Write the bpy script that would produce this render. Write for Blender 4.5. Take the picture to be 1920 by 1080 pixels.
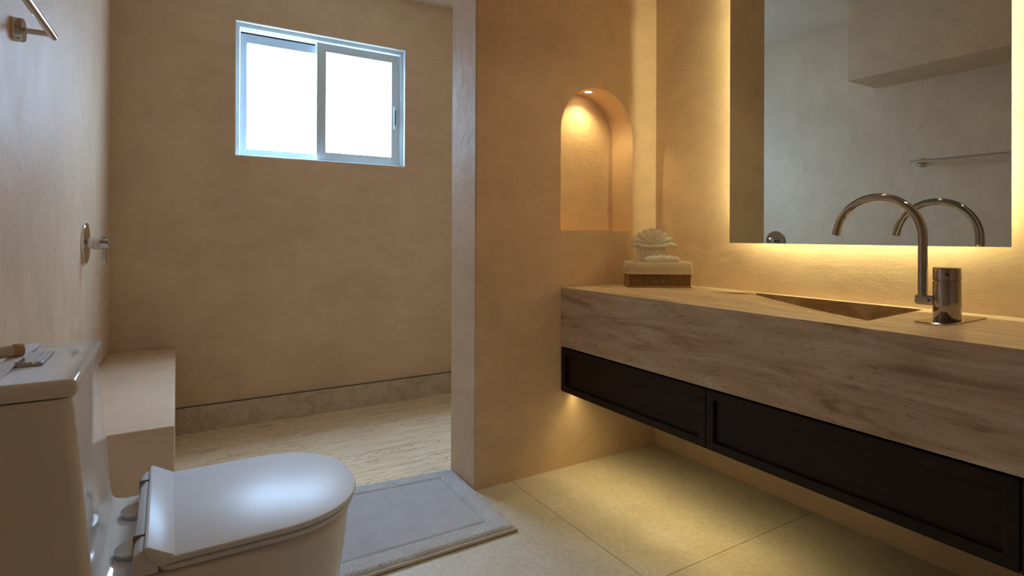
import bpy, bmesh, math, random
from mathutils import Vector, Matrix, noise
random.seed(7)
scene = bpy.context.scene
for o in list(bpy.data.objects): bpy.data.objects.remove(o)
C = scene.collection
PI = math.pi

# ------------------------------------------------------------------ camera
H = 0.98
yaw, pitch, roll = math.radians(31.3193), math.radians(-0.16), math.radians(-0.2306)
fwd = Vector((math.sin(yaw)*math.cos(pitch), math.cos(yaw)*math.cos(pitch), -math.sin(pitch)))
rt = Vector((math.cos(yaw), -math.sin(yaw), 0)); dn = fwd.cross(rt)
r2 = rt*math.cos(roll) + dn*math.sin(roll); d2 = -rt*math.sin(roll) + dn*math.cos(roll)
cd = bpy.data.cameras.new('camera'); cam = bpy.data.objects.new('camera', cd); C.objects.link(cam)
cd.sensor_width = 36; cd.lens = 1057.06/1920*36; cd.shift_y = -(540-438.17)/1920; cd.clip_start = 0.02
m = Matrix.Identity(4)
for i, v in enumerate((r2, -d2, -fwd)):
    for j in range(3): m[j][i] = v[j]
m.translation = Vector((0, 0, H)); cam.matrix_world = m
scene.camera = cam

# ------------------------------------------------------------------ world, view
w = bpy.data.worlds.new('sky'); scene.world = w; w.use_nodes = True
bg = w.node_tree.nodes['Background']; bg.inputs[0].default_value = (0.49, 0.70, 1.0, 1)
# overcast sky: zenith brighter than horizon, dimmer ground below it
wt = w.node_tree; tcw = wt.nodes.new('ShaderNodeTexCoord'); sx = wt.nodes.new('ShaderNodeSeparateXYZ'); wt.links.new(tcw.outputs['Generated'], sx.inputs[0])
def wmath(op, a, b):
    n = wt.nodes.new('ShaderNodeMath'); n.operation = op
    for k, v in enumerate((a, b)):
        if isinstance(v, (int, float)): n.inputs[k].default_value = v
        else: wt.links.new(v, n.inputs[k])
    return n.outputs[0]
SKY = 18.3
up = wmath('MAXIMUM', sx.outputs['Z'], 0.0); grad = wmath('MULTIPLY_ADD', up, 2.0)
grad.node.inputs[2].default_value = 0.85
above = wmath('GREATER_THAN', sx.outputs['Z'], -0.02)
low = wmath('MULTIPLY', wmath('SUBTRACT', 1.0, above), 0.75); lit = wmath('ADD', wmath('MULTIPLY', grad, above), low)
wt.links.new(wmath('MULTIPLY', lit, SKY), bg.inputs[1])
vs = scene.view_settings
vs.view_transform = 'Standard'; vs.look = 'None'; vs.exposure = 0.0; vs.gamma = 1.0; vs.use_curve_mapping = False
MIRROR_LED = 70.0
VANITY_LED = 0.84
VLED_Y0 = 0.93
NICHE_LED = 4.4
DOWN_LED = 16.0
WARM = (1.0, 0.90, 0.46)
# daylight portal in the window opening (guides the sampling of the sky, adds no light)
pl = bpy.data.lights.new('window_portal', 'AREA'); pl.shape = 'RECTANGLE'; pl.size = 0.98; pl.size_y = 0.75; pl.cycles.is_portal = True
po = bpy.data.objects.new('window_portal', pl); C.objects.link(po); po.location = (0.7965, 3.60, 1.785); po.rotation_euler = (-PI/2, 0, 0)

# ------------------------------------------------------------------ helpers
def wloc(o):
    v = Vector((0, 0, 0))
    while o: v += o.location; o = o.parent
    return v
def obj(name, bm, mat, parent=None, smooth=False, auto=None):
    bmesh.ops.recalc_face_normals(bm, faces=bm.faces)
    if parent: bmesh.ops.translate(bm, verts=bm.verts, vec=-wloc(parent))
    me = bpy.data.meshes.new(name); bm.to_mesh(me); bm.free()
    me.materials.append(mat)
    if smooth or auto:
        for p in me.polygons: p.use_smooth = True
        if auto: me.set_sharp_from_angle(angle=math.radians(auto))
    o = bpy.data.objects.new(name, me); C.objects.link(o)
    if parent: o.parent = parent
    return o
def thing(name, label, cat, loc=(0, 0, 0), group=None):
    o = bpy.data.objects.new(name, None); C.objects.link(o); o.location = loc; o.empty_display_size = 0.05
    return tag(o, label, cat, group)
def tag(o, label, cat, group=None):
    o['label'] = label; o['category'] = cat
    if group: o['group'] = group
    return o
def struct(name, bm, mat, label=None, parent=None, **k):
    o = obj(name, bm, mat, parent, **k); o['kind'] = 'structure'
    if label: o['label'] = label
    return o
def box(bm, lo, hi, bev=0, seg=2):
    b = bmesh.new(); r = bmesh.ops.create_cube(b, size=1)
    c = [(lo[i]+hi[i])/2 for i in range(3)]; s = [hi[i]-lo[i] for i in range(3)]
    for v in b.verts: v.co = Vector((c[i]+v.co[i]*s[i] for i in range(3)))
    if bev: bmesh.ops.bevel(b, geom=list(b.edges), offset=bev, segments=seg, affect='EDGES', profile=0.5)
    merge(bm, b); return bm
def merge(bm, b, mat=None):
    if mat is not None: bmesh.ops.transform(b, matrix=mat, verts=b.verts)
    t = bpy.data.meshes.new('t'); b.to_mesh(t); b.free(); bm.from_mesh(t); bpy.data.meshes.remove(t)
def B(): return bmesh.new()
def bx(lo, hi, bev=0, seg=2): return box(B(), lo, hi, bev, seg)
def prism(bm, pts, vec, bev=0, seg=2):
    """closed polygon pts (3D) extruded by vec"""
    b = B(); vs_ = [b.verts.new(p) for p in pts]; f = b.faces.new(vs_)
    r = bmesh.ops.extrude_face_region(b, geom=[f]); nv = [g for g in r['geom'] if isinstance(g, bmesh.types.BMVert)]
    bmesh.ops.translate(b, verts=nv, vec=vec)
    bmesh.ops.recalc_face_normals(b, faces=b.faces)
    if bev:
        es = [e for e in b.edges if e.calc_face_angle(0) > math.radians(30)]
        bmesh.ops.bevel(b, geom=es, offset=bev, segments=seg, affect='EDGES', profile=0.5)
    merge(bm, b); return bm
def loft(bm, rings, cap=True, closed=True):
    b = B(); R = [[b.verts.new(p) for p in r] for r in rings]; n = len(R[0])
    for a, c in zip(R[:-1], R[1:]):
        for i in range(n if closed else n-1):
            j = (i+1) % n; b.faces.new((a[i], a[j], c[j], c[i]))
    if cap: b.faces.new(R[0][::-1]); b.faces.new(R[-1])
    merge(bm, b); return bm
def basis(d):
    d = Vector(d).normalized(); a = Vector((0, 0, 1)) if abs(d.z) < 0.9 else Vector((1, 0, 0))
    u = d.cross(a).normalized(); return u, d.cross(u).normalized(), d
def lathe(bm, origin, axis, prof, n=32):
    """prof: list of (t along axis, radius)"""
    u, v, d = basis(axis); o = Vector(origin)
    return loft(bm, [[o + d*t + (u*math.cos(2*PI*i/n) + v*math.sin(2*PI*i/n))*max(r, 1e-5) for i in range(n)] for t, r in prof])
def cyl(bm, a, b, r, n=24, ch=None):
    a, b = Vector(a), Vector(b); L = (b-a).length; ch = r*0.12 if ch is None else ch
    return lathe(bm, a, b-a, [(0, r-ch), (ch, r), (L-ch, r), (L, r-ch)], n)
def tube(bm, pts, r, n=16, cap=True):
    pts = [Vector(p) for p in pts]; rings = []; u = None
    for i, p in enumerate(pts):
        t = (pts[min(i+1, len(pts)-1)] - pts[max(i-1, 0)]).normalized()
        if u is None: u, v, _ = basis(t)
        u = (u - t*u.dot(t)).normalized(); v = t.cross(u)
        rr = r(i/(len(pts)-1)) if callable(r) else r
        rings.append([p + (u*math.cos(2*PI*k/n) + v*math.sin(2*PI*k/n))*rr for k in range(n)])
    return loft(bm, rings, cap)

# ------------------------------------------------------------------ materials
def mat(name):
    m = bpy.data.materials.new(name); m.use_nodes = True; nt = m.node_tree
    return m, nt, nt.nodes['Principled BSDF']
def nd(nt, t, **k):
    n = nt.nodes.new(t)
    for a, b in k.items(): setattr(n, a, b)
    return n
def coords(nt, scale=(1, 1, 1), rot=(0, 0, 0)):
    tc = nd(nt, 'ShaderNodeTexCoord'); mp = nd(nt, 'ShaderNodeMapping')
    mp.inputs['Scale'].default_value = scale; mp.inputs['Rotation'].default_value = rot
    nt.links.new(tc.outputs['Object'], mp.inputs['Vector']); return mp.outputs[0]
def noise_n(nt, vec, scale, detail=4, rough=0.6, dist=0):
    n = nd(nt, 'ShaderNodeTexNoise'); n.inputs['Scale'].default_value = scale; n.inputs['Detail'].default_value = detail
    n.inputs['Roughness'].default_value = rough; n.inputs['Distortion'].default_value = dist
    nt.links.new(vec, n.inputs['Vector']); return n.outputs['Fac']
def ramp(nt, fac, stops):
    r = nd(nt, 'ShaderNodeValToRGB'); el = r.color_ramp.elements
    while len(el) < len(stops): el.new(0.5)
    for e, (p, c) in zip(el, stops): e.position = p; e.color = tuple(c) + (1,) if len(c) == 3 else c
    nt.links.new(fac, r.inputs[0]); return r.outputs[0]
def mixc(nt, fac, a, b, mode='MIX'):
    n = nd(nt, 'ShaderNodeMix', data_type='RGBA', blend_type=mode)
    for k, v in ((0, fac), (6, a), (7, b)):
        if isinstance(v, (int, float)): n.inputs[k].default_value = v
        elif isinstance(v, tuple): n.inputs[k].default_value = v + (1,)
        else: nt.links.new(v, n.inputs[k])
    return n.outputs[2]
def bump(nt, p, h, strength, dist=0.01, prev=None):
    b = nd(nt, 'ShaderNodeBump'); b.inputs['Strength'].default_value = strength; b.inputs['Distance'].default_value = dist
    nt.links.new(h, b.inputs['Height'])
    if prev: nt.links.new(prev, b.inputs['Normal'])
    nt.links.new(b.outputs[0], p.inputs['Normal']); return b.outputs[0]
def plain(name, col, rough=0.5, metal=0, spec=0.5, coat=0):
    m, nt, p = mat(name); p.inputs['Base Color'].default_value = col + (1,); p.inputs['Roughness'].default_value = rough
    p.inputs['Metallic'].default_value = metal; p.inputs['Specular IOR Level'].default_value = spec; p.inputs['Coat Weight'].default_value = coat
    return m
def plaster(name, base, streak=1.0, rough=0.55, sc=(0.9, 0.9, 1.5), amp=1.0):
    m, nt, p = mat(name)
    v = coords(nt, (1, 1, 1)); vs_ = coords(nt, sc)
    n1 = noise_n(nt, v, 2.1, 6, 0.62, 0.4); n2 = noise_n(nt, vs_, 6, 7, 0.68, 0.6); n3 = noise_n(nt, v, 38, 4, 0.6)
    lo = tuple(c*0.93 for c in base); hi = tuple(min(1, c*1.06) for c in base)
    c1 = ramp(nt, n1, [(0.32, lo), (0.68, hi)])
    c2 = ramp(nt, n2, [(0.35, tuple(1-amp*d for d in (0.07, 0.08, 0.10))), (0.65, tuple(1+amp*d for d in (0.04, 0.035, 0.03)))])
    c = mixc(nt, streak, c1, c2, 'MULTIPLY')
    n4 = noise_n(nt, coords(nt, (1, 1, 1), (0.4, 0.3, 0.2)), 55, 2, 0.5)
    sp = ramp(nt, n4, [(0.755, (1, 1, 1)), (0.79, (0.45, 0.36, 0.28))])
    c = mixc(nt, 0.6, c, sp, 'MULTIPLY')
    nt.links.new(c, p.inputs['Base Color'])
    r = nd(nt, 'ShaderNodeMapRange'); r.inputs['To Min'].default_value = rough-0.12; r.inputs['To Max'].default_value = rough+0.18
    nt.links.new(n2, r.inputs['Value']); nt.links.new(r.outputs[0], p.inputs['Roughness'])
    p.inputs['Specular IOR Level'].default_value = 0.22
    b1 = bump(nt, p, n1, 0.5, 0.018); b2 = bump(nt, p, n2, 0.25*amp, 0.012, b1); bump(nt, p, n3, 0.06, 0.004, b2)
    return m
def travertine(name, cols, scale, pit=0.5, rough=0.5, pitcol=(0.30, 0.22, 0.14), wob=1.2, spec=0.35, psc=16):
    m, nt, p = mat(name)
    v = coords(nt, scale); v2 = coords(nt, tuple(s*3.2 for s in scale))
    n1 = noise_n(nt, v, 2.2, 8, 0.62, wob); n2 = noise_n(nt, v2, 6, 6, 0.7, 0.5); n3 = noise_n(nt, coords(nt, tuple(s**0.6*3 for s in scale)), psc, 3, 0.55, 0.3)
    c = ramp(nt, n1, [(0.30, cols[0]), (0.44, cols[1]), (0.55, cols[2]), (0.68, cols[3])])
    c2 = ramp(nt, n2, [(0.3, (0.84, 0.80, 0.74)), (0.7, (1.08, 1.08, 1.08))])
    c = mixc(nt, 0.8, c, c2, 'MULTIPLY')
    pm = ramp(nt, n3, [(0.59, (0, 0, 0)), (0.66, (1, 1, 1))])
    nm = noise_n(nt, coords(nt, tuple(s**0.5*1.5 for s in scale), (0.2, 0.1, 0)), 3.0, 4, 0.6); pmask = ramp(nt, nm, [(0.40, (0.12, 0.12, 0.12)), (0.60, (1, 1, 1))])
    pm2 = mixc(nt, 1.0, pm, pmask, 'MULTIPLY')
    pf = nd(nt, 'ShaderNodeMath', operation='MULTIPLY'); nt.links.new(pm2, pf.inputs[0]); pf.inputs[1].default_value = pit
    c = mixc(nt, pf.outputs[0], c, pitcol)
    nt.links.new(c, p.inputs['Base Color']); p.inputs['Roughness'].default_value = rough; p.inputs['Specular IOR Level'].default_value = spec
    inv = nd(nt, 'ShaderNodeMath', operation='SUBTRACT'); inv.inputs[0].default_value = 1; nt.links.new(pf.outputs[0], inv.inputs[1])
    b = bump(nt, p, inv.outputs[0], 0.6, 0.004); bump(nt, p, n2, 0.15, 0.003, b)
    return m
def emit(name, col, s):
    m, nt, p = mat(name); nt.nodes.remove(p); e = nd(nt, 'ShaderNodeEmission'); e.inputs[0].default_value = col + (1,); e.inputs[1].default_value = s
    nt.links.new(e.outputs[0], nt.nodes['Material Output'].inputs[0]); return m

PLASTER = plaster('warm_plaster', (0.745, 0.54, 0.36))
PLASTER_L = plaster('trowelled_plaster', (0.745, 0.54, 0.36), 1.0, 0.5, (1.5, 1.5, 0.75), 1.0)
CEIL = plaster('ceiling_plaster', (0.72, 0.56, 0.41), 0.5, 0.7)
TRAV_FLOOR = travertine('shower_travertine', [(0.62, 0.45, 0.27), (0.88, 0.67, 0.42), (0.94, 0.76, 0.52), (0.96, 0.83, 0.62)], (1.3, 12, 6), 0.95, 0.55, (0.26, 0.17, 0.09), 1.2, 0.35, 10)
TRAV_SKIRT = travertine('skirting_travertine', [(0.48, 0.37, 0.25), (0.60, 0.48, 0.34), (0.68, 0.56, 0.42), (0.74, 0.62, 0.47)], (3.5, 3.5, 4.5), 0.75, 0.6, (0.26, 0.18, 0.10), 1.2, 0.3, 20)
TRAV_SINK = travertine('sink_travertine', [(0.16, 0.09, 0.04), (0.26, 0.16, 0.08), (0.34, 0.22, 0.12), (0.42, 0.29, 0.17)], (5, 3, 5), 0.7, 0.5, (0.10, 0.05, 0.02))  # brown stone, with the shade inside the bowl also put into its colour
TRAV_LIP = travertine('lip_travertine', [(0.50, 0.36, 0.22), (0.66, 0.51, 0.35), (0.74, 0.60, 0.44), (0.80, 0.68, 0.54)], (6.5, 0.9, 6.5), 0.1, 0.14, (0.3, 0.2, 0.1), 1.2, 0.6)  # paler than the slab: light caught by the lip is put into the colour
TRAV_TOP = travertine('vanity_travertine', [(0.34, 0.23, 0.14), (0.58, 0.43, 0.30), (0.68, 0.54, 0.40), (0.76, 0.65, 0.52)], (6.5, 0.9, 6.5), 0.42, 0.38, (0.13, 0.08, 0.04), 1.6)
def tile_mat():
    m, nt, p = mat('limestone_tile'); v = coords(nt, (1, 1, 1))
    n1 = noise_n(nt, v, 5, 8, 0.68, 0.5); n2 = noise_n(nt, v, 60, 4, 0.6)
    c = ramp(nt, n1, [(0.3, (0.60, 0.54, 0.44)), (0.7, (0.73, 0.67, 0.57))]); c2 = ramp(nt, n2, [(0.35, (0.86, 0.84, 0.80)), (0.65, (1.04, 1.04, 1.04))])
    nt.links.new(mixc(nt, 0.8, c, c2, 'MULTIPLY'), p.inputs['Base Color']); p.inputs['Roughness'].default_value = 0.45; p.inputs['Specular IOR Level'].default_value = 0.35
    bump(nt, p, n2, 0.06, 0.003); return m
TILE = tile_mat()
GROUT = plain('grout', (0.22, 0.18, 0.13), 0.9)
CERAMIC = plain('white_ceramic', (0.74, 0.70, 0.66), 0.07, 0, 0.42)
LIDMAT = plain('white_seat_plastic', (0.73, 0.75, 0.79), 0.34, 0, 0.24)
CHROME = plain('chrome', (0.62, 0.60, 0.58), 0.06, 1)
DCHROME = plain('dark_polished_metal', (0.42, 0.40, 0.385), 0.07, 1)
STEEL = plain('satin_steel', (0.50, 0.50, 0.50), 0.25, 1)
BLACK = plain('black_rubber', (0.02, 0.02, 0.02), 0.5)
MIRROR = plain('mirror_silver', (0.75, 0.87, 0.91), 0.0, 1)
WHITEAL = plain('white_aluminium', (0.70, 0.80, 0.85), 0.35, 0, 0.5)
def wood():
    m, nt, p = mat('dark_stained_wood'); v = coords(nt, (30, 1.2, 30)); n = noise_n(nt, v, 3, 6, 0.6, 0.4)
    nt.links.new(ramp(nt, n, [(0.3, (0.010, 0.0045, 0.0025)), (0.7, (0.024, 0.011, 0.006))]), p.inputs['Base Color'])
    p.inputs['Roughness'].default_value = 0.45; p.inputs['Specular IOR Level'].default_value = 0.3; bump(nt, p, n, 0.05, 0.002); return m
WOOD = wood()
def fabric(name, col, sc=220, st=0.4, amp=0.12):
    m, nt, p = mat(name); n = noise_n(nt, coords(nt), sc, 3, 0.6); n2 = noise_n(nt, coords(nt), 14, 4, 0.6)
    a = tuple(c*(1-amp) for c in col); b = tuple(min(1, c*(1+amp)) for c in col)
    c = mixc(nt, 0.5, ramp(nt, n, [(0.3, a), (0.7, b)]), ramp(nt, n2, [(0.3, a), (0.7, b)]))
    nt.links.new(c, p.inputs['Base Color']); p.inputs['Roughness'].default_value = 0.95; p.inputs['Specular IOR Level'].default_value = 0.1
    p.inputs['Sheen Weight'].default_value = 0.2; bump(nt, p, n, st, 0.004); return m
def towel_mat():
    m = fabric('white_towel', (0.90, 0.88, 0.83), 420, 0.25, 0.05); nt = m.node_tree; p = nt.nodes['Principled BSDF']
    t = nd(nt, 'ShaderNodeBsdfTranslucent'); t.inputs[0].default_value = (0.90, 0.86, 0.78, 1); x = nd(nt, 'ShaderNodeMixShader'); x.inputs[0].default_value = 0.4
    nt.links.new(p.outputs[0], x.inputs[1]); nt.links.new(t.outputs[0], x.inputs[2]); nt.links.new(x.outputs[0], nt.nodes['Material Output'].inputs[0]); return m
RUGM = fabric('rug_pile', (0.60, 0.58, 0.57), 260, 0.8, 0.16)
RUGC = fabric('rug_centre_pile', (0.54, 0.52, 0.53), 340, 0.7, 0.14)
BIND = fabric('rug_binding', (0.58, 0.51, 0.44), 500, 0.3)
TOWEL = towel_mat()
LINER = fabric('linen_liner', (0.56, 0.46, 0.33), 500, 0.3, 0.08)
WICKER = fabric('wicker_cane', (0.42, 0.25, 0.11), 90, 0.3, 0.3)
WICKBACK = plain('wicker_core_cane', (0.07, 0.03, 0.012), 0.8)
PAPER = plain('white_paper', (0.78, 0.75, 0.74), 0.7)
KRAFT = plain('kraft_paper', (0.52, 0.33, 0.18), 0.8)
def glass():
    m, nt, p = mat('window_glass'); nt.nodes.remove(p); t = nd(nt, 'ShaderNodeBsdfTransparent'); g = nd(nt, 'ShaderNodeBsdfGlossy'); g.inputs['Roughness'].default_value = 0.02
    t.inputs[0].default_value = (0.96, 0.99, 1, 1); x = nd(nt, 'ShaderNodeMixShader'); x.inputs[0].default_value = 0.06
    nt.links.new(t.outputs[0], x.inputs[1]); nt.links.new(g.outputs[0], x.inputs[2]); nt.links.new(x.outputs[0], nt.nodes['Material Output'].inputs[0]); return m
GLASS = glass()
LEDM = emit('mirror_led', WARM, MIRROR_LED)
LEDV = emit('vanity_led', WARM, 6.0)
LEDN = emit('niche_lamp', (1.0, 0.80, 0.52), 40.0)

# ------------------------------------------------------------------ setting
YB, YP, YP2, XP, XR, ZC, YR = 3.43, 1.92, 2.135, 1.004, 1.962, 2.48, -1.3
def xl(y): return -0.2525 - 0.035*(YB - y)
# bathroom floor: grout bed with large tiles
fl = struct('floor', bx((-0.6, YR-0.1, -0.06), (XR+0.1, YP2, -0.008)), GROUT, 'pale limestone tile floor of the bathroom')
jx, jy, tw = 1.169, 1.157, 0.80
for i in range(-3, 2):
    for j in range(-4, 2):
        x0, x1 = jx+i*tw+0.001, jx+(i+1)*tw-0.001; y0, y1 = jy+j*tw+0.001, jy+(j+1)*tw-0.001
        x0 = max(x0, -0.42); x1 = min(x1, XR); y0 = max(y0, YR); y1 = min(y1, YP2)
        if x1-x0 > 0.02 and y1-y0 > 0.02: obj('floor_tile', bx((x0, y0, -0.012), (x1, y1, 0.0), 0.0006, 1), TILE, fl)
# shower floor: slab falling gently to the back wall
b = B(); prism(b, [(-0.6, YP2, -0.12), (-0.6, YP2, 0.0), (-0.6, 2.2, 0.0), (-0.6, YB+0.05, -0.075), (-0.6, YB+0.05, -0.15)], (XR+0.7, 0, 0))
struct('floor_shower', b, TRAV_FLOOR, 'pale striated travertine shower floor')
b = bx((-0.23, YB-0.014, -0.09), (XR, YB+0.005, 0.066), 0.0015, 1)
struct('baseboard_back', b, TRAV_SKIRT, 'travertine skirting strip along the shower back wall')
b = bx((-0.23, YB-0.0142, 0.066), (XR, YB+0.004, 0.069)); struct('trim_1', b, plain('shadow_joint', (0.12, 0.09, 0.06), 0.8), 'thin joint line above the shower skirting')
# walls
b = B(); prism(b, [(xl(YR-0.1), YR-0.1, -0.15), (xl(YB+0.2), YB+0.2, -0.15), (-0.75, YB+0.2, -0.15), (-0.75, YR-0.1, -0.15)], (0, 0, ZC+0.25))
struct('wall_left', b, PLASTER_L, 'trowelled plaster wall behind the toilet')
wx0, wx1, wz0, wz1 = 0.305, 1.288, 1.411, 2.16
b = B()
for lo, hi in (((-0.6, YB, -0.15), (wx0, YB+0.17, ZC+0.1)), ((wx1, YB, -0.15), (XR+0.1, YB+0.17, ZC+0.1)), ((wx0, YB, -0.15), (wx1, YB+0.17, wz0)), ((wx0, YB, wz1), (wx1, YB+0.17, ZC+0.1))): box(b, lo, hi)
bmesh.ops.remove_doubles(b, verts=b.verts, dist=1e-5)
struct('wall_back', b, PLASTER, 'plaster shower back wall with the window')
struct('wall_right', bx((XR, YR-0.1, -0.15), (XR+0.12, YB+0.17, ZC+0.1)), PLASTER, 'plaster wall carrying the backlit mirror')
struct('wall_rear', bx((-0.75, YR-0.12, -0.15), (XR+0.12, YR, ZC+0.1)), PLASTER, 'plaster wall behind the viewer')
struct('ceiling', bx((-0.75, YR-0.12, ZC), (XR+0.12, YB+0.17, ZC+0.1)), CEIL, 'flat plaster ceiling')
b = B(); prism(b, [(xl(YR)-0.02, YR, 1.985), (xl(1.99)-0.02, 1.99, 1.985), (0.05, 1.99, 1.985), (0.05, YR, 1.985)], (0, 0, ZC-1.985), 0.004)
struct('trim_2', b, PLASTER, 'boxed plaster soffit above the toilet wall')
# partition with arched niche
nx0, nx1, nz0, ncx = 1.407, 1.815, 1.001, 1.611
nr = (nx1-nx0)/2; nzs = 1.628-nr; nd_ = 2.06
arc = [(ncx-nr*math.cos(PI*i/40), nzs+nr*math.sin(PI*i/40)) for i in range(41)]
prof = [(nx0, nz0)] + arc + [(nx1, nz0)]          # left bottom, over the arch, right bottom
b = B()
def V(x, y, z): return b.verts.new((x, y, z))
# front face as three n-gons round the niche
half = len(prof)//2
b.faces.new([V(XP, YP, -0.1), V(XP, YP, ZC+0.05), V(ncx, YP, ZC+0.05)] + [V(x, YP, z) for x, z in prof[:half+1]][::-1] + [V(nx0, YP, -0.1)])
b.faces.new([V(nx1, YP, -0.1)] + [V(x, YP, z) for x, z in prof[half:]][::-1] + [V(ncx, YP, ZC+0.05), V(XR+0.01, YP, ZC+0.05), V(XR+0.01, YP, -0.1)])
b.faces.new([V(nx0, YP, -0.1), V(nx0, YP, nz0), V(nx1, YP, nz0), V(nx1, YP, -0.1)])
pr = prof + [prof[0]]
for (xa, za), (xb, zb) in zip(pr[:-1], pr[1:]): b.faces.new([V(xa, YP, za), V(xb, YP, zb), V(xb, nd_, zb), V(xa, nd_, za)])
b.faces.new([V(x, nd_, z) for x, z in prof])
for q in ([(XP, YP, -0.1), (XP, YP2, -0.1), (XP, YP2, ZC+0.05), (XP, YP, ZC+0.05)], [(XP, YP2, -0.1), (XR+0.01, YP2, -0.1), (XR+0.01, YP2, ZC+0.05), (XP, YP2, ZC+0.05)],
          [(XP, YP, ZC+0.05), (XP, YP2, ZC+0.05), (XR+0.01, YP2, ZC+0.05), (XR+0.01, YP, ZC+0.05)], [(XP, YP, -0.1), (XR+0.01, YP, -0.1), (XR+0.01, YP2, -0.1), (XP, YP2, -0.1)],
          [(XR+0.01, YP, -0.1), (XR+0.01, YP, ZC+0.05), (XR+0.01, YP2, ZC+0.05), (XR+0.01, YP2, -0.1)]): b.faces.new([V(*p) for p in q])
bmesh.ops.remove_doubles(b, verts=b.verts, dist=1e-5)
es = [e for e in b.edges if len(e.link_faces) == 2 and abs(e.verts[0].co.x-XP) < 1e-4 and abs(e.verts[1].co.x-XP) < 1e-4 and abs(e.verts[0].co.z-e.verts[1].co.z) > 1]
bmesh.ops.bevel(b, geom=es, offset=0.004, segments=3, affect='EDGES')
struct('wall_partition', b, PLASTER, 'plaster partition wall with an arched niche', auto=40)
# shower bench
b = B(); x1 = 0.033
prism(b, [(xl(2.03)+0.0005, 2.03, -0.1), (x1-0.015, 2.03, -0.1), (x1, YB-0.0005, -0.1), (xl(YB)+0.0005, YB-0.0005, -0.1)], (0, 0, 0.487), 0.006, 3)
be = obj('shower_bench', b, PLASTER); tag(be, 'plastered built-in shower bench in the corner behind the toilet', 'bench')

# ------------------------------------------------------------------ window
wn = struct('window_1', B(), WHITEAL, 'white aluminium sliding window')
def frame(x0, x1, z0, z1, t, y0, y1, bev=0.002):
    b = B()
    l, r, bt, tp = t
    box(b, (x0, y0, z0), (x0+l, y1, z1), bev); box(b, (x1-r, y0, z0), (x1, y1, z1), bev)
    box(b, (x0+l, y0, z0), (x1-r, y1, z0+bt), bev); box(b, (x0+l, y0, z1-tp), (x1-r, y1, z1), bev)
    return b
obj('outer_frame', frame(wx0, wx1, wz0, wz1, (0.026, 0.024, 0.014, 0.026), YB+0.03, YB+0.12), WHITEAL, wn)
obj('reveal_lining', frame(wx0-0.0005, wx1+0.0005, wz0-0.0005, wz1+0.0005, (0.006, 0.006, 0.006, 0.006), YB+0.001, YB+0.16, 0.001), plain('white_reveal', (0.80, 0.82, 0.78), 0.6), wn)
ls = obj('sash', frame(0.338, 0.80, wz0+0.018, 2.117, (0.036, 0.04, 0.036, 0.05), YB+0.085, YB+0.11), WHITEAL, wn)
rs = obj('sash', frame(0.748, wx1-0.026, wz0+0.016, 2.128, (0.055, 0.052, 0.048, 0.05), YB+0.045, YB+0.072), WHITEAL, wn)
obj('pane', bx((0.372, YB+0.096, wz0+0.05), (0.765, YB+0.100, 2.07)), GLASS, ls)
obj('pane', bx((0.80, YB+0.056, wz0+0.06), (1.212, YB+0.060, 2.08)), GLASS, rs)
lt = obj('latch', bx((1.224, YB+0.036, 1.655), (1.240, YB+0.046, 1.80), 0.003), WHITEAL, rs)
obj('latch_slot', bx((1.228, YB+0.034, 1.68), (1.236, YB+0.037, 1.775), 0.001, 1), plain('latch_dark', (0.05, 0.08, 0.10), 0.4), rs)
obj('top_gap_shade', bx((0.34, YB+0.084, 2.116), (0.75, YB+0.10, 2.126)), plain('gap_shade_dark', (0.01, 0.03, 0.05), 0.7), wn)  # dark strip standing in for the shaded gap above the left sash

# ------------------------------------------------------------------ vanity
XV, ZT, ZS, ZB, YV = 1.41, 0.763, 0.516, 0.327, -0.32
tp = thing('vanity_countertop', 'thick travertine vanity top with a wedge-shaped carved sink', 'countertop', (1.69, 0.8, ZS))
# top with triangular opening: A back-left, Fv front vertex, Rb back-right
A = (1.925, 1.36); Fv = (1.545, 0.765); Rb = (1.925, 0.80); XW = XR - 0.001
hA = (1.795, 1.47); hF = (1.512, 0.790)
b = B()
def V(x, y, z): return b.verts.new((x, y, z))
y1 = YP - 0.001
dip = 0.009
# flat top round the opening
b.faces.new([V(XV, y1, ZT), V(XV, hF[1], ZT), V(*hF, ZT), V(*hA, ZT), V(*A, ZT), V(XW, A[1], ZT), V(XW, y1, ZT)])
b.faces.new([V(XV, hF[1], ZT), V(XV, YV, ZT), V(XW, YV, ZT), V(XW, Rb[1], ZT), V(*Rb, ZT), V(*Fv, ZT), V(*hF, ZT)])
b.faces.new([V(*A, ZT), V(*Rb, ZT), V(XW, Rb[1], ZT), V(XW, A[1], ZT)])
# apron
for q in ([(XV, y1, ZS), (XV, YV, ZS), (XV, YV, ZT), (XV, y1, ZT)], [(XV, y1, ZS), (XV, y1, ZT), (XW, y1, ZT), (XW, y1, ZS)], [(XV, YV, ZS), (XV, YV, ZT), (XW, YV, ZT), (XW, YV, ZS)],
          [(XW, y1, ZS), (XW, y1, ZT), (XW, YV, ZT), (XW, YV, ZS)], [(XV, y1, ZS), (XW, y1, ZS), (XW, YV, ZS), (XV, YV, ZS)]): b.faces.new([V(*p) for p in q])
bmesh.ops.remove_doubles(b, verts=b.verts, dist=1e-5)
es = [e for e in b.edges if all(abs(v.co.x-XV) < 1e-5 and abs(v.co.z-ZT) < 1e-5 for v in e.verts)]
bmesh.ops.bevel(b, geom=es, offset=0.002, segments=2, affect='EDGES')
obj('stone_slab', b, TRAV_TOP, tp, auto=25)
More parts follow.
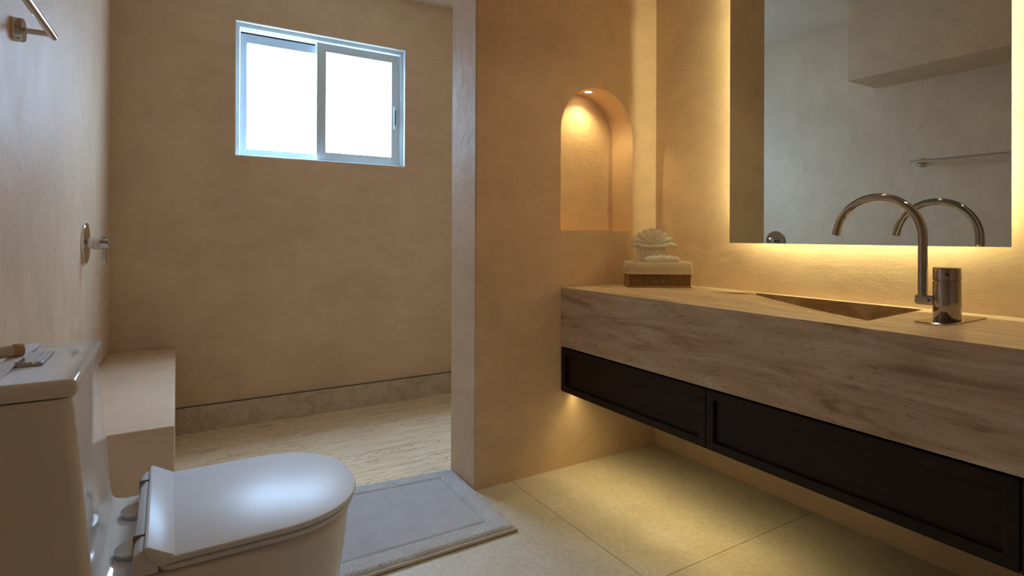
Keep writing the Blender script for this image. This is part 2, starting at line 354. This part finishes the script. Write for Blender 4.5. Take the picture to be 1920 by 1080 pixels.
# polished lip sloping into the bowl
b = B()
N = 14; lip = []
def lerp(p, q, t): return tuple(p[i]+(q[i]-p[i])*t for i in range(len(p)))
dA, dF = A, Fv
for i in range(N+1):
    t = i/N; o = lerp(hA, hF, t); n_ = lerp(dA, dF, t); lip.append((o, n_))
for ii, ((o0, n0), (o1, n1)) in enumerate(zip(lip[:-1], lip[1:])):
    K = 4
    for s in range(K):
        def P(o, n_, s, t): q = s/K; c = lerp(o, n_, q); return V(c[0], c[1], ZT - dip*(1-t**3)*q**1.3)
        vs4 = [P(o0, n0, s, ii/N), P(o0, n0, s+1, ii/N), P(o1, n1, s+1, (ii+1)/N), P(o1, n1, s, (ii+1)/N)]
        try: b.faces.new(vs4)
        except ValueError: pass
bmesh.ops.remove_doubles(b, verts=b.verts, dist=1e-6); lp_ = obj('polished_lip', b, TRAV_LIP, tp, smooth=True); lp_['label'] = 'polished stone lip, coloured paler for the light it catches'
# carved basin
D = 0.11
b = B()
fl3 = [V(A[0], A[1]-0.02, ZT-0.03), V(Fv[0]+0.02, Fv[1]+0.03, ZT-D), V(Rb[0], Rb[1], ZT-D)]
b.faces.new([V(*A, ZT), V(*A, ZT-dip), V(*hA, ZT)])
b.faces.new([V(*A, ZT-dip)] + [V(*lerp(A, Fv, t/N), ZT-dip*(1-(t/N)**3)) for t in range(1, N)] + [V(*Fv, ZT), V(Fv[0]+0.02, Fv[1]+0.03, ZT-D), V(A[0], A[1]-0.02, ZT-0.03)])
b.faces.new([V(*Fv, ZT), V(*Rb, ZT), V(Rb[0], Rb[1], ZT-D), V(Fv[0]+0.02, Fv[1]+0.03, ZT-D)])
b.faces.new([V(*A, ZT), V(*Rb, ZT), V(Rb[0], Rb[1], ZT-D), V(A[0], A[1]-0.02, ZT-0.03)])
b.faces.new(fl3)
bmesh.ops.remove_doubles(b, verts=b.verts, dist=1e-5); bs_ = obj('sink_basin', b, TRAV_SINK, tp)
cb = thing('vanity_cabinet', 'floating dark-stained wooden drawer cabinet under the stone top', 'cabinet', (1.69, 0.8, ZB))
obj('carcass', bx((XV+0.022, YV, ZB), (XW, YP-0.002, ZS-0.001)), WOOD, cb)
ys = [YP-0.002, 1.170, 0.42, YV]
for ya, yb in zip(ys[:-1], ys[1:]):
    a0, a1 = yb+0.0025, ya-(0.0 if ya == ys[0] else 0.0)-0.0005; z0, z1 = ZB, ZS-0.007; fw = 0.026
    d = obj('drawer_front', bx((XV+0.013, a0+fw-0.004, z0+fw-0.004), (XV+0.020, a1-fw+0.004, z1-fw+0.004)), WOOD, cb)
    for lo, hi in (((a0, z0), (a1, z0+fw)), ((a0, z1-fw), (a1, z1)), ((a0, z0+fw), (a0+fw, z1-fw)), ((a1-fw, z0+fw), (a1, z1-fw))):
        obj('frame_rail', bx((XV+0.002, lo[0], lo[1]), (XV+0.021, hi[0], hi[1]), 0.0015, 2), WOOD, d)
# LED strip below the cabinet
lv = thing('led_strip', 'slim warm light strip under the floating drawers', 'light', (1.475, 1.42, ZB-0.009))
obj('aluminium_profile', bx((1.463, VLED_Y0, ZB-0.007), (1.487, YP-0.01, ZB-0.0003)), STEEL, lv)
obj('diffuser', bx((1.467, VLED_Y0+0.005, ZB-0.0085), (1.483, YP-0.012, ZB-0.0068)), LEDV, lv)
ld = bpy.data.lights.new('under_vanity_light', 'AREA'); ld.shape = 'RECTANGLE'; ld.size = 0.012; ld.size_y = YP-VLED_Y0-0.03; ld.energy = VANITY_LED; ld.color = (1.0, 0.75, 0.30); ld.spread = math.radians(118)
lo_ = bpy.data.objects.new('under_vanity_light', ld); C.objects.link(lo_); lo_.location = (1.475, (YP+VLED_Y0)/2, ZB-0.010)

# ------------------------------------------------------------------ mirror
MX, my0, my1, mz0, mz1 = 1.895, 0.585, 1.459, 0.953, 2.15
mr = thing('backlit_mirror', 'large frameless mirror with warm light glowing from behind', 'mirror', (MX, (my0+my1)/2, mz0))
obj('mirror_glass', bx((MX, my0, mz0), (MX+0.005, my1, mz1), 0.0008, 1), MIRROR, mr)
IN = 0.08
bk = obj('backing_box', bx((MX+0.0055, my0+IN+0.006, mz0+IN+0.006), (XR+0.001, my1-IN-0.006, mz1-IN-0.006)), STEEL, mr)
x0, x1 = MX+0.014, MX+0.024
for lo, hi in (((x0, my0+IN, mz0+IN), (x1, my1-IN, mz0+IN+0.004)), ((x0, my0+IN, mz1-IN-0.004), (x1, my1-IN, mz1-IN)),
               ((x0, my0+IN, mz0+IN), (x1, my0+IN+0.004, mz1-IN)), ((x0, my1-IN-0.004, mz0+IN), (x1, my1-IN, mz1-IN))):
    obj('led_strip_edge', bx(lo, hi), LEDM, bk)

# ------------------------------------------------------------------ niche light
nl = thing('niche_downlight', 'tiny round recessed spotlight in the top of the arched niche', 'light', (1.607, 1.985, 1.627))
lathe(b := B(), (1.607, 1.985, 1.632), (0, 0, -1), [(0, 0.022), (0.006, 0.022), (0.008, 0.019), (0.008, 0.016), (0.004, 0.015)], 32); obj('trim_ring', b, WHITEAL, nl, auto=40)
lathe(b := B(), (1.607, 1.985, 1.632), (0, 0, -1), [(0.003, 0.0145), (0.0065, 0.0145)], 24); obj('lens', b, LEDN, nl)
sd = bpy.data.lights.new('niche_spot', 'SPOT'); sd.energy = NICHE_LED; sd.color = (1.0, 0.80, 0.34); sd.spot_size = math.radians(130); sd.spot_blend = 0.8; sd.shadow_soft_size = 0.012
so = bpy.data.objects.new('niche_spot', sd); C.objects.link(so); so.location = (1.607, 1.985, 1.617)

# ------------------------------------------------------------------ ceiling downlights over the vanity
for k, (dx_, dy_, lab) in enumerate(((1.38, 1.22, 'round recessed ceiling spotlight nearest the arched niche'), (1.38, 0.30, 'round recessed ceiling spotlight above the near end of the vanity'))):
    cl = thing('ceiling_downlight', lab, 'light', (dx_, dy_, ZC), 'ceiling downlights over the vanity')
    lathe(b := B(), (dx_, dy_, ZC), (0, 0, -1), [(0, 0.045), (0.003, 0.045), (0.004, 0.042), (0.004, 0.034), (0.0005, 0.033)], 36); obj('trim_ring', b, WHITEAL, cl, auto=25)
    lathe(b := B(), (dx_, dy_, ZC), (0, 0, -1), [(0.0002, 0.0325), (0.0024, 0.0325)], 28); obj('lens', b, LEDN, cl)
    sd = bpy.data.lights.new('ceiling_spot', 'SPOT'); sd.energy = DOWN_LED; sd.color = (1.0, 0.86, 0.54); sd.spot_size = math.radians(100); sd.spot_blend = 0.9; sd.shadow_soft_size = 0.03
    so = bpy.data.objects.new('ceiling_spot', sd); C.objects.link(so); so.location = (dx_, dy_, ZC-0.012)

# ------------------------------------------------------------------ sink tap
FX, FY = 1.715, 0.659
fc = thing('sink_tap', 'polished metal gooseneck mixer tap beside the carved sink', 'tap', (FX, FY, ZT))
b = B(); pts = []
for cx_, cy_, a0 in ((FX+0.135, FY+0.028, 0), (FX-0.085, FY+0.028, 90), (FX-0.085, FY-0.028, 180), (FX+0.135, FY-0.028, 270)):
    for k in range(5):
        a = math.radians(a0+k*22.5); pts.append((cx_+0.010*math.cos(a), cy_+0.010*math.sin(a), ZT))
prism(b, pts, (0, 0, 0.0035), 0.001, 1); obj('deck_plate', b, DCHROME, fc, auto=40)
lathe(b := B(), (FX, FY, ZT+0.0035), (0, 0, 1), [(0, 0.0295), (0.001, 0.030), (0.099, 0.030), (0.1, 0.0293)], 48); obj('body', b, DCHROME, fc, auto=40)
lathe(b := B(), (FX, FY, ZT+0.1035), (0, 0, 1), [(0, 0.027), (0.0015, 0.027), (0.0018, 0.0293), (0.0025, 0.030), (0.033, 0.030), (0.035, 0.0285), (0.035, 0.0)], 48); hk = obj('handle_knob', b, DCHROME, fc, auto=40)
hv = Vector((-0.93, -0.36, 0)).normalized()
cyl(b := B(), Vector((FX, FY, ZT+0.122)) + hv*0.0285, Vector((FX, FY, ZT+0.122)) + hv*0.0303, 0.0042, 16); obj('screw_hole', b, BLACK, hk, auto=40)
RY = 0.714; AZ = ZT+0.050
cyl(b := B(), (FX, FY+0.02, AZ), (FX, RY+0.014, AZ), 0.0135, 28, 0.001); obj('side_arm', b, DCHROME, fc, auto=40)
ad = Vector((-1, -0.1, 0)).normalized()
cyl(b := B(), Vector((FX, FY+0.037, AZ)) + ad*0.0125, Vector((FX, FY+0.037, AZ)) + ad*0.0138, 0.003, 12); obj('set_screw', b, BLACK, fc, auto=40)
R_ = 0.1135; zc = 1.092-R_; pts = [(FX, RY, AZ), (FX, RY, AZ+0.06)] + [(FX, RY, AZ+0.06+(zc-AZ-0.06)*k/4) for k in range(1, 4)]
for k in range(33):
    a = math.radians(168*k/32); pts.append((FX, RY+R_-R_*math.cos(a), zc+R_*math.sin(a)))
p0, p1 = Vector(pts[-2]), Vector(pts[-1]); pts.append(tuple(p1+(p1-p0).normalized()*0.018))
tube(b := B(), pts, 0.0112, 24); sp = obj('spout', b, DCHROME, fc, auto=50)
e0 = Vector(pts[-1]); dr = (p1-p0).normalized()
lathe(b := B(), e0-dr*0.001, dr, [(0, 0.0085), (0.0016, 0.0085)], 20); obj('aerator', b, BLACK, sp)

# ------------------------------------------------------------------ basket with towels
fl_, fr_ = Vector((1.650, 1.773, ZT)), Vector((1.870, 1.624, ZT))
ux = (fr_-fl_).normalized(); bw = (fr_-fl_).length; uy = Vector((-ux.y, ux.x, 0))    # uy points away from the camera
bd = 0.112; org = fl_ + ux*bw/2 + uy*bd/2
M4 = Matrix(((ux.x, uy.x, 0, org.x), (ux.y, uy.y, 0, org.y), (0, 0, 1, org.z), (0, 0, 0, 1)))
def lobj(name, b, mt, parent, **k):
    bmesh.ops.transform(b, matrix=M4, verts=b.verts); return obj(name, b, mt, parent, **k)
bs = thing('wicker_basket', 'small brown wicker basket with a cream cloth liner on the vanity corner', 'basket', tuple(org))
hw, hd = bw/2, bd/2
b = frame(-hw+0.004, hw-0.004, -hd+0.004, hd-0.004, (0.004,)*4, 0, 0.062, 0)      # built in xz, swap to xy
for v in b.verts: v.co = Vector((v.co.x, v.co.z, v.co.y))
box(b, (-hw+0.004, -hd+0.004, 0.0005), (hw-0.004, hd-0.004, 0.006)); lobj('woven_core', b, WICKBACK, bs)
b = B()
def strand(x, y, tx, ty):
    ph = random.uniform(0, 1); pts = [(x+tx*0.0016*math.sin(8*t+ph*1.5)+tx*0.004*t, y+ty*0.0016*math.sin(8*t+ph*1.5)+ty*0.004*t, 0.001+0.060*t) for t in [i/6 for i in range(7)]]
    tube(b, pts, 0.0021, 6)
n = 33
for i in range(n):
    x = -hw+0.003+(bw-0.010)*i/(n-1)
    strand(x, -hd+0.003, 1, 0); strand(x, hd-0.003, 1, 0)
n2 = 14
for i in range(n2):
    y = -hd+0.003+(bd-0.010)*i/(n2-1); strand(-hw+0.003, y, 0, 1); strand(hw-0.003, y, 0, 1)
o = lobj('cane_weave', b, WICKER, bs, smooth=True); o['kind'] = 'stuff'
b = B()
for z, r in ((0.003, 0.0032), (0.056, 0.003)):
    c = [(-hw+0.002, -hd+0.002), (hw-0.002, -hd+0.002), (hw-0.002, hd-0.002), (-hw+0.002, hd-0.002)]
    for p, q in zip(c, c[1:]+c[:1]): tube(b, [(*p, z), (*q, z)], r, 8)
lobj('woven_rim', b, WICKER, bs, smooth=True)
# cloth liner folded over the rim
def rr(hx, hy, r, z, n=6, wob=0.0, ph=0):
    out = []
    for sx, sy, a0 in ((1, 1, 0), (-1, 1, 90), (-1, -1, 180), (1, -1, 270)):
        for k in range(n+1):
            a = math.radians(a0+90*k/n); out.append((sx*(hx-r)+r*math.cos(a), sy*(hy-r)+r*math.sin(a), z))
    return [(x+wob*math.sin(90*x+ph)*0.5, y+wob*math.sin(70*x+60*y+ph), zz+wob*math.sin(50*x+80*y+ph)) for x, y, zz in out]
rings = [rr(hw+0.003, hd+0.003, 0.008, 0.054, 8, 0.0015, 0), rr(hw+0.005, hd+0.005, 0.010, 0.060, 8, 0.0012, 1), rr(hw+0.004, hd+0.004, 0.010, 0.085, 8, 0.0012, 2), rr(hw+0.001, hd+0.001, 0.009, 0.104, 8, 0.0012, 3),
         rr(hw-0.004, hd-0.004, 0.007, 0.107, 8, 0.0012, 3), rr(hw-0.008, hd-0.008, 0.006, 0.100, 8, 0.001, 3), rr(hw-0.010, hd-0.010, 0.006, 0.015, 8)]
b = B(); loft(b, rings, cap=False); q = b.verts; lobj('cloth_liner', b, LINER, bs, smooth=True)
b = B(); tube(b, [Vector(p) for p in rr(hw+0.005, hd+0.005, 0.010, 0.0585, 8, 0.0012, 1)]+[Vector(rr(hw+0.005, hd+0.005, 0.010, 0.0585, 8, 0.0012, 1)[0])], 0.0022, 6); lobj('liner_hem', b, plain('hem_thread', (0.66, 0.56, 0.42), 0.9), bs, smooth=True)
# fan-folded hand towel standing in the basket
fan = thing('fan_folded_towel', 'white hand towel pleated into a fan standing in the wicker basket', 'towel', tuple(org + Vector((0, 0, 0.02))))
def pleat(name, fn, nu, nv, mt=TOWEL, th=0.0025):
    b = B(); G = [[b.verts.new(fn(i/(nu-1), j/(nv-1))) for i in range(nu)] for j in range(nv)]
    for j in range(nv-1):
        for i in range(nu-1): b.faces.new((G[j][i], G[j][i+1], G[j+1][i+1], G[j+1][i]))
    bmesh.ops.solidify(b, geom=b.faces[:], thickness=th)
    return lobj(name, b, mt, fan, smooth=True)
NP = 9
def tri(u): return 0.5+0.5*math.cos(u*NP*2*PI)
fx = -0.010
def fanf(u, v):
    a = math.radians(172-164*u); r0 = 0.004; r = r0 + (0.098-r0)*v**0.9
    tr = 1-tri(u); d = (tr-0.5)*0.013*(0.35+v*0.9)
    scal = 1.0 + 0.075*v*(tr-0.4)
    x = fx + math.cos(a)*r*scal*1.02; z = 0.170 + math.sin(a)*r*scal*0.80
    drop = -0.020*v*v*abs(math.cos(a))**3
    return (x, 0.000 - d + (z+drop-0.10)*0.35, z+drop)
pleat('fan_pleats', fanf, 121, 14)
def skirtf(u, v):
    x = fx - 0.010 + (u-0.5)*(0.136-0.012*v); tr = 1-tri(u*0.9); return (x, -0.008-(tr-0.5)*0.006+0.03*v, 0.045+0.127*v)
pleat('pleated_stem', skirtf, 91, 6)
b = B(); tube(b, [(fx-0.060+0.118*i/12, 0.012+0.002*math.sin(i*1.7), 0.172+0.001*math.sin(i*2.1)) for i in range(13)], 0.0045, 10); lobj('fold_band', b, TOWEL, fan, smooth=True)
# rolled cloth in front
rc = thing('rolled_washcloth', 'small white washcloth rolled flat in front of the fan towel', 'towel', tuple(org + Vector((0, 0, 0.07))))
b = B(); rings = []
for i in range(25):
    t = i/24; s = math.sin(PI*min(1, max(0, t)))**0.22 if 0 < t < 1 else 0.35
    x = -0.048+0.150*t - 0.012
    rings.append([(x, -0.026+math.cos(2*PI*k/20)*0.017*s, 0.113+math.sin(2*PI*k/20)*0.021*s*(1+0.10*math.sin(26*t+2*math.sin(2*PI*k/20)))) for k in range(20)])
loft(b, rings); lobj('roll', b, TOWEL, rc, smooth=True)
b = B()
for a0, a1 in ((0.30, 0.52), (0.72, 0.56)):
    pts = []
    for k in range(9):
        t = a0+(a1-a0)*k/8; ang = math.radians(200+100*k/8+40)
        pts.append((-0.060+0.150*t, -0.026-0.0175*math.cos(math.radians(-55+110*k/8)), 0.113+0.0205*math.sin(math.radians(-55+110*k/8))))
    tube(b, pts, 0.0022, 6)
lobj('fold_edge', b, TOWEL, rc, smooth=True)

# ------------------------------------------------------------------ toilet
TY = 1.30
to = thing('toilet', 'one-piece white ceramic toilet with closed lid', 'toilet', (0, TY, 0))
def dshape(xr, xs, xf, hwid, z, rc_=0.02, n=28, pw=2.3, y0=TY):
    """rear xr, straight sides to xs, superellipse nose to xf"""
    pts = []
    for k in range(n+1):
        a = -PI/2 + PI*k/n; c, s = math.cos(a), math.sin(a)
        pts.append((xs+(xf-xs)*abs(c)**(2/pw), y0+hwid*math.copysign(abs(s)**(2/pw), s), z))
    for k in range(5):
        a = math.radians(90+22.5*k); pts.append((xr+rc_+rc_*math.cos(a), y0+hwid-rc_+rc_*math.sin(a), z))
    for k in range(5):
        a = math.radians(180+22.5*k); pts.append((xr+rc_+rc_*math.cos(a), y0-hwid+rc_+rc_*math.sin(a), z))
    return pts
xw = -0.318
b = B()
prs = [(0.0, 0.27, 0.125), (0.012, 0.278, 0.130), (0.10, 0.300, 0.140), (0.22, 0.325, 0.158), (0.33, 0.342, 0.176), (0.385, 0.347, 0.184), (0.400, 0.347, 0.186), (0.407, 0.343, 0.182), (0.409, 0.33, 0.17)]
loft(b, [dshape(xw, 0.10, xf, hwd, z, 0.012) for z, xf, hwd in prs]); obj('bowl', b, CERAMIC, to, auto=60)
# tank: loft in z with a cove into the deck
b = B(); rings = []
for z, xf, hwd in ((0.400, -0.045, 0.184), (0.4095, -0.080, 0.1845), (0.414, -0.094, 0.185), (0.424, -0.101, 0.1855), (0.45, -0.1045, 0.186), (0.54, -0.111, 0.187), (0.64, -0.120, 0.1875), (0.70, -0.126, 0.188), (0.7225, -0.129, 0.188)):
    r = 0.018; ring = []
    for sx, sy, a0 in ((1, 1, 0), (-1, 1, 90), (-1, -1, 180), (1, -1, 270)):
        cx_ = (xf if sx > 0 else xw) - sx*r; cy_ = TY+sy*(hwd-r)
        for k in range(7): a = math.radians(a0+15*k); ring.append((cx_+r*math.cos(a), cy_+r*math.sin(a), z))
    rings.append(ring)
loft(b, rings); obj('tank', b, CERAMIC, to, auto=50)
b = B(); box(b, (xw, TY-0.196, 0.7245), (-0.121, TY+0.196, 0.753), 0.009, 4); tl = obj('tank_lid', b, CERAMIC, to, auto=50)
# flush plate
b = bx((-0.227, 1.248, 0.7525), (-0.184, 1.368, 0.757), 0.0018, 2); fp = obj('flush_plate', b, STEEL, tl)
obj('push_button', bx((-0.2235, 1.252, 0.756), (-0.1985, 1.364, 0.7595), 0.001, 2), STEEL, fp); obj('push_button', bx((-0.1965, 1.252, 0.756), (-0.1875, 1.364, 0.759), 0.001, 2), STEEL, fp)
# seat ring and lid
seat = B(); loft(seat, [dshape(-0.012, 0.17, xf, hw_, z, 0.02, 36) for z, xf, hw_ in ((0.411, 0.346, 0.180), (0.4125, 0.352, 0.187), (0.418, 0.354, 0.190), (0.4225, 0.354, 0.190), (0.424, 0.350, 0.186))])
obj('seat', seat, LIDMAT, to, auto=35)
lid = B(); loft(lid, [dshape(0.004, 0.17, xf, hw_, z, 0.003, 36) for z, xf, hw_ in ((0.4262, 0.350, 0.186), (0.4275, 0.357, 0.193), (0.4355, 0.3595, 0.1965), (0.4385, 0.3585, 0.1955), (0.440, 0.355, 0.192))])
# raised rear flange of the lid
q = [(0.012, 0.440), (-0.027, 0.4625), (-0.032, 0.4625), (-0.033, 0.457), (-0.015, 0.4262), (0.012, 0.4262)]
prism(lid, [(x, TY-0.1935, z) for x, z in q], (0, 0.387, 0), 0.002, 2)
ldo = obj('lid', lid, LIDMAT, to, auto=35)
hb = B(); prism(hb, [(x, TY-0.186, z) for x, z in ((-0.012, 0.412), (-0.040, 0.412), (-0.050, 0.424), (-0.048, 0.446), (-0.037, 0.456), (-0.030, 0.452), (-0.012, 0.425))], (0, 0.372, 0), 0.004, 3)
hbo = obj('hinge_cover', hb, LIDMAT, to, auto=40)
for s in (-1, 1):
    y = TY+s*0.128; obj('hinge_joint', bx((-0.0505, y-0.0008, 0.412), (-0.029, y+0.0008, 0.457)), GROUT, hbo)
    lathe(b := B(), (-0.049, 1.297+s*0.082, 0.4085), (0, 0, 1), [(0, 0.031), (0.010, 0.032), (0.0115, 0.031), (0.0118, 0.0)], 40); obj('hinge_cap', b, STEEL, to, auto=25)
# paper band and little wrapped roll on the tank lid
b = B(); ring = []
for i in range(15):
    t = i/14; y = TY-0.1985+0.397*t; z = 0.7535+0.0062*max(0, math.sin(PI*(t-0.22)/0.6)) if 0.22 < t < 0.82 else 0.7535
    ring.append([(-0.236+0.005*math.sin(3*t)+dx, y, z+dz) for dx, dz in ((-0.011, 0), (0.011, 0), (0.011, 0.0009), (-0.011, 0.0009))])
loft(b, ring); pb = obj('paper_band', b, PAPER); tag(pb, 'white paper strip laid across the toilet tank lid', 'paper strip')
rl = thing('wrapped_cloth_roll', 'small cream rolled cloth with a brown paper wrap on the tank lid', 'cloth roll', (-0.27, 1.31, 0.756))
cyl(b := B(), (-0.312, 1.278, 0.771), (-0.224, 1.322, 0.771), 0.0108, 20); obj('roll', b, plain('cream_cloth', (0.66, 0.58, 0.46), 0.9), rl, auto=40)
a_, d_ = Vector((-0.275, 1.2965, 0.770)), (Vector((-0.232, 1.318, 0))-Vector((-0.318, 1.275, 0))).normalized()
for k in range(3): lathe(b := B(), Vector((-0.300, 1.284, 0.771))+d_*0.016*k, d_, [(0, 0.0109), (0.001, 0.0115), (0.005, 0.0115), (0.006, 0.0109)], 20); obj('string_wrap', b, PAPER, rl, auto=40)
lathe(b := B(), Vector((-0.224, 1.322, 0.771))-d_*0.014, d_, [(0, 0.0109), (0.001, 0.0117), (0.014, 0.0117), (0.015, 0.011), (0.015, 0)], 20); obj('kraft_wrap', b, KRAFT, rl, auto=40)

# ------------------------------------------------------------------ bath mat
rug = thing('bath_mat', 'thick grey-beige cotton bath mat with a ribbed border beside the toilet', 'bath mat', (0.57, 1.87, 0))
FR, BR, FL, BL = Vector((0.988, 1.588)), Vector((0.997, 2.118)), Vector((0.13, 1.588)), Vector((0.14, 2.205))
def rp(u, v):
    return FL*(1-u)*(1-v) + FR*u*(1-v) + BL*(1-u)*v + BR*u*v
du, dv = 0.088, 0.135
def rugh(u, v):
    e = min(u*0.86, (1-u)*0.86, v*0.56, (1-v)*0.56)
    return 0.019*min(1, max(0, e/0.016))**0.45 if e < 0.016 else 0.019
def grid(u0, u1, v0, v1, nu, nv, hf):
    b = B(); G = []
    for j in range(nv+1):
        r = []
        for i in range(nu+1):
            u, v = u0+(u1-u0)*i/nu, v0+(v1-v0)*j/nv; p = rp(u, v); r.append(b.verts.new((p.x, p.y, hf(u, v, p))))
        G.append(r)
    for j in range(nv):
        for i in range(nu): b.faces.new((G[j][i], G[j][i+1], G[j+1][i+1], G[j+1][i]))
    return b
def hborder(u, v, p):
    di = max(0, min(u-du, 1-du-u, v-dv, 1-dv-v)); h = rugh(u, v)
    n = noise.noise(Vector((p.x*70, p.y*70, 0)))*0.0012 + noise.noise(Vector((p.x*190, p.y*190, 3)))*0.0012
    k = math.sin(p.x*2*PI/0.011+3*noise.noise(Vector((p.x*14, p.y*14, 8))))*math.sin(p.y*2*PI/0.013)
    gi = min(abs(u-du)*0.86 if dv < v < 1-dv else 9, abs(1-du-u)*0.86 if dv < v < 1-dv else 9, abs(v-dv)*0.56 if du < u < 1-du else 9, abs(1-dv-v)*0.56 if du < u < 1-du else 9)
    return 0.0015+h+n+0.0017*k-0.0045*max(0, 1-gi/0.007)
def hcen(u, v, p):
    e = min((u-du)*0.86, (1-du-u)*0.86, (v-dv)*0.56, (1-dv-v)*0.56)
    n = noise.noise(Vector((p.x*24, p.y*24, 5)))*0.0016 + noise.noise(Vector((p.x*120, p.y*120, 1)))*0.0007
    return 0.0205 + n - 0.0045*max(0, 1-e/0.008)
b = B()
for a in ((0, 1, 0, dv, 400, 36), (0, 1, 1-dv, 1, 400, 36), (0, du, dv, 1-dv, 36, 190), (1-du, 1, dv, 1-dv, 36, 190)): merge(b, grid(*a, hborder))
bmesh.ops.remove_doubles(b, verts=b.verts, dist=1e-5); obj('ribbed_border', b, RUGM, rug, smooth=True)
obj('pile_centre', grid(du, 1-du, dv, 1-dv, 150, 90, hcen), RUGC, rug, smooth=True)
b = B(); cs = [rp(0, 0), rp(1, 0), rp(1, 1), rp(0, 1)]; prism(b, [(p.x, p.y, 0.0005) for p in cs], (0, 0, 0.009)); obj('backing', b, BIND, rug)
b = B(); loop = []
for (u0, v0), (u1, v1) in (((0, 0), (1, 0)), ((1, 0), (1, 1)), ((1, 1), (0, 1)), ((0, 1), (0, 0))):
    for k in range(12): t = k/12; p = rp(u0+(u1-u0)*t, v0+(v1-v0)*t); loop.append((p.x, p.y, 0.0062+0.0008*math.sin(k*2.3)))
tube(b, loop+[loop[0]], 0.0058, 8); obj('edge_binding', b, BIND, rug, smooth=True)

# ------------------------------------------------------------------ towel bar on the left wall
wd = Vector((0.035, 1, 0)).normalized(); wn_ = Vector((1, -0.035, 0)).normalized()
tb = thing('towel_bar', 'polished metal towel bar on the plaster wall above the toilet', 'towel bar', (xl(1.73), 1.73, 1.456))
def bracket(y):
    p = Vector((xl(y), y, 1.457))
    lathe(b := B(), p-wn_*0.001, wn_, [(0, 0.0265), (0.001, 0.0275), (0.017, 0.0275), (0.0195, 0.026), (0.0195, 0)], 36); obj('wall_flange', b, CHROME, tb, auto=40)
    cyl(b := B(), p+wn_*0.018, p+wn_*0.070, 0.0065, 18); obj('post', b, CHROME, tb, auto=40)
    return p+wn_*0.070
pA = bracket(1.73); pB_ = bracket(1.19)
cyl(b := B(), pA+wd*0.022, pB_-wd*0.022, 0.0085, 24, 0.0025); obj('bar', b, CHROME, tb, auto=40)
# shower mixer
sy_ = 2.704; sz = 0.943; sp0 = Vector((xl(sy_), sy_, sz))
sm = thing('shower_mixer', 'round chrome shower mixer valve with a lever on the left wall', 'shower mixer', tuple(sp0))
lathe(b := B(), sp0-wn_*0.001, wn_, [(0, 0.077), (0.001, 0.0785), (0.008, 0.0785), (0.010, 0.0765), (0.0102, 0)], 56); obj('wall_plate', b, CHROME, sm, auto=20)
lathe(b := B(), sp0+wn_*0.012, wn_, [(0, 0.024), (0.020, 0.024), (0.0205, 0.022), (0.022, 0.022), (0.0225, 0.025), (0.052, 0.025), (0.064, 0.023), (0.066, 0.020), (0.066, 0)], 36); kb = obj('valve_body', b, CHROME, sm, auto=40)
q0 = sp0+wn_*0.066; b = bx((q0.x-0.008, q0.y-0.007, q0.z-0.085), (q0.x+0.006, q0.y+0.007, q0.z-0.015), 0.004, 3); obj('lever', b, CHROME, kb, auto=40)
